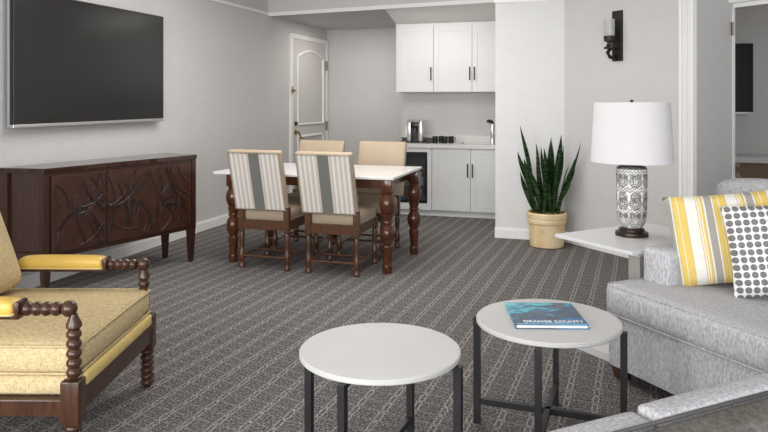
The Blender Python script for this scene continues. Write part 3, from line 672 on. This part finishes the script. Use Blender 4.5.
# ------------------------------------------------------------------ grey sofa (local x along the front, local y to the back)
SA = math.atan2(-.743, .669)
SO = Vector((.06, 3.70, 0))
t = thing('sofa', 'light grey tweed sofa with low arms beside the side table', 'sofa', SO, SA)
SL = 1.95
b = bm_new(); add_puff(b, -.004, SL, -.006, .95, .065, .325, .015, (0, 0, .004, 0, 0, 0), 20, 10, 4); obj('base', b, M['grey_tweed'], t, smooth=True)
b = bm_new(); add_puff(b, -.012, SL-.19, -.02, .74, .325, .475, .028, (.004, 0, .012, 0, 0, .012), 28, 14, 6); sc_ = obj('seat_cushion', b, M['grey_tweed'], t, smooth='all')
b = bm_new(); add_tube(b, rect_loop(-.011, SL-.19, -.02, .74, .332, .03), .005, 6, True); add_tube(b, rect_loop(-.008, SL-.19, -.017, .74, .470, .03), .004, 6, True); obj('piping', b, M['grey_tweed'], sc_, smooth='all')
for x0 in (.02, SL-.19):
    b = bm_new(); add_puff(b, x0, x0+.175, .20, .95, .30, .645, .022, (0, 0, .003, 0, 0, .006), 6, 12, 8); obj('arm', b, M['grey_tweed'], t, smooth='all')
b = bm_new(); add_puff(b, .18, SL-.18, .90, 1.02, .30, .84, .03, (0, 0, 0, 0, 0, 0), 14, 4, 8); obj('back_frame', b, M['grey_tweed'], t, smooth='all')
for k in range(2):
    x0 = .02+k*.86+(0 if k else -.015); b = bm_new(); add_puff(b, .19+(k*.79)-(.19 if k == 0 else 0), .19+(k+1)*.79, .735, .905, .48 if k else .655, .955, .05, (0, 0, .04, .0, 0, .03), 12, 6, 10); obj('back_cushion', b, M['grey_tweed'], t, smooth='all')
for (x, y) in ((.04, .05), (SL-.1, .05), (.07, .88), (SL-.1, .88)): obj('foot', leg_bm(x, y, .068, .026, .04), M['sofa_foot'], t)

# ------------------------------------------------------------------ second sofa, lower right corner (back along local y of the same frame)
o2 = SO+Vector((.669, -.743, 0))*1.365+Vector((.743, .669, 0))*-1.47
t = thing('sofa', 'grey tweed low backed sofa cropped by the lower right corner', 'sofa', o2, SA)
BH = .62; BL = 1.22
b = bm_new(); add_puff(b, 0.0, .085, .284, BL, .08, BH+.004, .014, (.0, .0, 0, 0, 0, .004), 5, 22, 8); bk = obj('backrest', b, M['grey_tweed'], t, smooth='all')
b = bm_new(); add_tube(b, [(.089, .04, BH-.004), (.089, BL-.01, BH-.004)], .0055, 6); obj('piping', b, M['welt_dark'], bk, smooth='all')
b = bm_new(); add_puff(b, .0, .088, -.02, .277, .08, BH-.008, .014, (.002, .0, .004, .0, 0, .003), 6, 8, 8); cp = obj('corner_post', b, M['grey_tweed'], t, smooth='all')
b = bm_new(); add_tube(b, [(.004, .02, BH-.018), (.004, .26, BH-.016)], .005, 6); obj('piping', b, M['welt_grey'], cp, smooth='all')
b = bm_new(); add_puff(b, .092, .20, .06, BL-.02, .40, BH-.006, .02, (0, .02, 0, 0, 0, .0), 5, 18, 7); obj('back_cushion', b, M['shaded_tweed'], t, smooth='all', label='grey ribbed back cushion with shade painted into its colour')
b = bm_new(); add_puff(b, .10, .74, .0, BL, .08, .26, .02, (0,)*6, 8, 12, 4); obj('base', b, M['grey_tweed'], t, smooth='all')
b = bm_new(); add_puff(b, .10, .76, .01, BL-.01, .262, .40, .03, (0, .01, 0, 0, 0, .012), 10, 14, 5); obj('seat_cushion', b, M['grey_tweed'], t, smooth='all')
for (x, y) in ((.05, .05), (.68, .05), (.05, BL-.06), (.68, BL-.06)): obj('foot', leg_bm(x, y, .085, .022, .03), M['sofa_foot'], t)

# ------------------------------------------------------------------ throw pillows
def pillow(name, label, w_, h_, th, mat, loc, rz, lean, roll, sag=.0):
    n = 22; b = bm_new(); front, back = {}, {}
    for i in range(n+1):
        for j in range(n+1):
            u, v = -1+2*i/n, -1+2*j/n
            pin = 1-.07*(1-abs(u)**1.5)*abs(v)**3-.07*(1-abs(v)**1.5)*abs(u)**3
            x, y = u*w_/2*(1-.06*(1-v*v)*abs(u)**3), v*h_/2*(1-.06*(1-u*u)*abs(v)**3)
            t_ = th/2*(max(0, 1-u**4)*max(0, 1-v**4))**.55*(1+.10*math.sin(5*u+2)*math.cos(4*v))
            z0 = .008*math.sin(4*u+3*v)
            edge = i in (0, n) or j in (0, n)
            front[i, j] = b.verts.new((x, y, z0+t_)); back[i, j] = front[i, j] if edge else b.verts.new((x, y, z0-t_))
    for i in range(n):
        for j in range(n):
            b.faces.new((front[i, j], front[i+1, j], front[i+1, j+1], front[i, j+1]))
            q = (back[i, j], back[i, j+1], back[i+1, j+1], back[i+1, j])
            if len(set(q)) == 4:
                try: b.faces.new(q)
                except ValueError: pass
    bmesh.ops.recalc_face_normals(b, faces=b.faces)
    o = obj(name, b, mat, None, smooth=True)
    o.rotation_mode = 'XYZ'
    o.matrix_world = TX(*loc) @ Matrix.Rotation(rz, 4, 'Z') @ Matrix.Rotation(PI/2-lean, 4, 'X') @ Matrix.Rotation(roll, 4, 'Z')
    return tag(o, label, 'pillow')
# positions in camera-facing terms: the pillows face the room's middle
p1 = floor_at(1.716, 3.43); p2 = floor_at(1.825, 3.20)
pillow('throw_pillow', 'yellow, grey and white striped pillow leaning on the sofa arm', .60, .45, .15, M['pillow_stripe'], (p1.x, p1.y, .722), TH-.35, .25, .14)
pillow('throw_pillow', 'white pillow with rows of grey dots in front of the striped one', .47, .425, .14, M['pillow_dots'], (p2.x, p2.y, .712), TH-.35, .22, .12)

# ------------------------------------------------------------------ round nesting coffee tables
def coffee_table(label, l, d, r, phi0, z=.48):
    t = thing('coffee_table', label, 'coffee table', floor_at(l, d), TH, 'round white coffee tables')
    b = bm_new(); add_lathe(b, [(r-.004, z-.02), (r, z-.016), (r, z-.004), (r-.004, z)], 80); obj('tabletop', b, M['coffee_top'], t, smooth=True)
    for k in range(4):
        a = math.radians(phi0+90*k); b = bm_new()
        add_box(b, r-.010, r+.018, -.0125, .0125, 0, z-.021); add_box(b, .02, r-.014, -.0115, .0115, z-.036, z-.021)
        o = obj('leg', b, M['black_metal'], t, rot=(0, 0, a))
    for k in range(2):
        a = math.radians(phi0+90*k); zz = .083
        b = bm_new(); add_box(b, -(r-.014), r-.014, -.011, .011, zz, zz+.025)
        if k: pass
        obj('crossbar', b, M['black_metal'], t, rot=(0, 0, a))
    return t
coffee_table('empty round white coffee table on black bar legs, nearer the camera', -.0145, 2.585, .297, -24)
coffee_table('round white coffee table with a blue book on it, beside the sofa', .686, 2.93, .297, -20)

# ------------------------------------------------------------------ book
pbl = Vector((-.303, 2.802)); pbr = Vector((-.028, 2.893)); ptl = Vector((-.387, 3.106))
ba = math.atan2(pbr.y-pbl.y, pbr.x-pbl.x); bw = (pbr-pbl).length; bh = (ptl-pbl).length
cen = (pbr+ptl)/2
t = thing('book', 'blue ocean photo book lying on the round coffee table', 'book', (cen.x-.002, cen.y+.02, .4805), ba-.05)
hx, hy = bw/2, .152
b = bm_new(); add_box(b, -hx, hx, -hy, hy, .0145, .0170); cv = obj('cover', b, M['cover'], t)
b = bm_new(); add_box(b, -hx, hx, -hy, hy, 0, .0025); add_box(b, -hx-.0015, -hx+.001, -hy, hy, 0, .017); obj('back_cover', b, M['cover'], t)
obj('pages', box(-hx+.002, hx-.004, -hy+.004, hy-.004, .0025, .0145), M['page'], t)
cu = bpy.data.curves.new('title', 'FONT'); cu.body = 'ORANGE COUNTY'; cu.align_x = 'CENTER'; cu.align_y = 'CENTER'; cu.size = .036; cu.extrude = .0003; cu.offset = .0006
to = bpy.data.objects.new('title_tmp', cu); COL.objects.link(to)
bpy.context.view_layer.update()
me = bpy.data.meshes.new_from_object(to.evaluated_get(bpy.context.evaluated_depsgraph_get())); bpy.data.objects.remove(to)
me.materials.clear(); me.materials.append(M['letter'])
xs = [v.co.x for v in me.vertices]; sx = (2*hx*.84)/(max(xs)-min(xs))
for v in me.vertices: v.co.x *= sx
o = bpy.data.objects.new('title', me); COL.objects.link(o); o.parent = cv; o.location = (.012, -hy+.04, .0174); o['label'] = 'white title lettering'
obj('bottom_strip', box(-hx+.004, hx-.004, -hy+.003, -hy+.014, .017, .0173), M['pale_blue'], cv, label='pale blue strip along the lower edge')

# ------------------------------------------------------------------ spool armchair (local x = forward, local y = towards far side)
t = thing('armchair', 'cream armchair with spool turned wooden arms and yellow arm pads', 'armchair', floor_at(-1.158, 3.013), TH-.012)
HW = .395
def spool(n, r, pitch, ball=None, neck=.7):
    prof = []
    for i in range(n):
        z0 = i*pitch
        for k in range(7):
            f = k/6; prof.append((r*(neck+(1-neck)*math.sin(PI*f)), z0+f*pitch))
    return prof
for s in (-1, 1):
    y = s*HW; px_ = -.016 if s > 0 else .003; dz_ = -.01 if s > 0 else .009; pe_ = -.615 if s > 0 else -.655
    b = bm_new(); add_box(b, -.035, .035, y-.033, y+.033, .19, .352, .004)
    add_lathe(b, [(r_, z_+.352) for r_, z_ in spool(5, .028, .0355)], 18, TX(px_, y, dz_))
    add_lathe(b, [(.018, .528), (.029, .54), (.028, .553), (.016, .578), (.013, .588)], 18, TX(px_, y, dz_))
    add_lathe(b, [(.0, .576), (.016, .580), (.027, .592), (.031, .607), (.027, .622), (.016, .634), (0, .638)], 18, TX(px_-(.002 if s > 0 else .018), y, dz_))
    obj('front_post', b, M['spool_wood'], t, smooth=True)
    b = bm_new(); add_lathe(b, [(.014, 0), (.023, .012)]+[(r_, z_+.012) for r_, z_ in spool(6, .033, .0295)]+[(.02, .19)], 18, TX(0, y, 0)); obj('leg', b, M['spool_wood'], t, smooth=True)
    b = bm_new(); add_lathe(b, [(.016, 0)]+[(.027*q[0]/.027, q[1]) for q in spool(4, .027, .0345 if s > 0 else .0365)], 18, TX(-.19, y, .606+dz_) @ Matrix.Rotation(PI/2, 4, 'Y'))
    add_box(b, pe_-.005, -.19, y-.034, y+.034, .575+dz_, .59+dz_, .003); add_box(b, -.205, -.188, y-.036, y+.036, .575+dz_, .638+dz_, .003)
    add_lathe(b, spool(3, .027, .04), 18, TX(-.78, y, .606+dz_) @ Matrix.Rotation(PI/2, 4, 'Y'))
    ar = obj('arm_rail', b, M['spool_wood'], t, smooth=True)
    b = bm_new(); add_puff(b, pe_, -.206, y-.046, y+.046, .589+dz_, .640+dz_, .018, (0, 0, 0, 0, 0, .008), 14, 6, 5); pd = obj('arm_pad', b, M['yellow'], ar, smooth='all', label='yellow leather arm pad')
    b = bm_new(); add_tube(b, rect_loop(pe_-.002, -.204, y-.047, y+.047, .595+dz_, .02), .0045, 6, True); obj('piping', b, M['yellow_cloth'], pd, smooth='all')
    b = bm_new(); add_box(b, -.815, -.755, y-.03, y+.03, .12, .42, .004); add_tube(b, [(-.785, y, .0), (-.785, y, .12)], .024, 12); add_tube(b, [(-.785, y, .42), (-.80, y, .66), (-.95, y, 1.02)], .024, 12); obj('rear_post', b, M['spool_wood'], t, smooth=True)
b = bm_new(); add_box(b, -.026, .03, -HW+.03, HW-.03, .225, .312, .003); add_box(b, -.81, -.76, -HW+.03, HW-.03, .222, .283, .003)
for s in (-1, 1): add_box(b, -.76, -.03, s*HW-.026, s*HW+.026, .222, .283, .003)
obj('seat_rail', b, M['spool_wood'], t)
b = bm_new(); add_puff(b, -.775, .022, -HW+.012, HW-.012, .284, .362, .016, (0, .006, .004, .004, 0, 0), 16, 16, 4); dk = obj('deck', b, M['cream'], t, smooth='all')
b = bm_new(); add_puff(b, .018, .036, -HW+.034, HW-.034, .312, .366, .008, (0, .004, 0, 0, 0, 0), 3, 16, 4); obj('front_band', b, M['yellow_cloth'], dk, smooth='all', label='yellow cloth band on the seat front')
b = bm_new(); add_puff(b, -.72, .018, -HW+.004, HW-.004, .364, .48, .032, (0, .012, .006, .006, 0, .018), 20, 20, 6); st = obj('seat_cushion', b, M['cream'], t, smooth='all')
b = bm_new(); add_tube(b, rect_loop(-.715, .022, -HW, HW, .372, .035), .005, 6, True); add_tube(b, rect_loop(-.715, .022, -HW, HW, .473, .035), .005, 6, True); obj('piping', b, M['cream'], st, smooth='all')
b = bm_new(); add_puff(b, -.09, .09, -.315, .315, 0, .56, .05, (.0, .03, 0, 0, 0, .02), 8, 16, 14); obj('back_cushion', b, M['cream'], t, (-.625, 0, .50), (0, -math.radians(20), 0), smooth='all')
b = bm_new(); add_box(b, -.955, -.915, -HW, HW, .95, 1.02, .006)
obj('top_rail', b, M['spool_wood'], t)

# ------------------------------------------------------------------ bedroom things seen through the doorway
t = thing('television', 'black television on the bedroom wall seen through the doorway', 'television', (1.07, 8.985, 1.64))
obj('screen', box(-.645, .645, -.07, -.06, -.39, .395), M['screen'], t); obj('back_case', box(-.65, .65, -.06, -.0, -.40, .40), M['black'], t); obj('bezel', box(-.65, .65, -.072, -.06, -.41, -.39), M['silver'], t)
t = thing('dresser', 'wooden bedroom dresser with white top and faceted front', 'dresser', (1.5, 8.74, 0))
obj('top', box(-1.2, 1.2, -.27, .25, .70, .765, bev=.004), M['lacquer'], t); obj('body', box(-1.15, 1.15, -.22, .25, .0, .70), M['star_wood'], t)
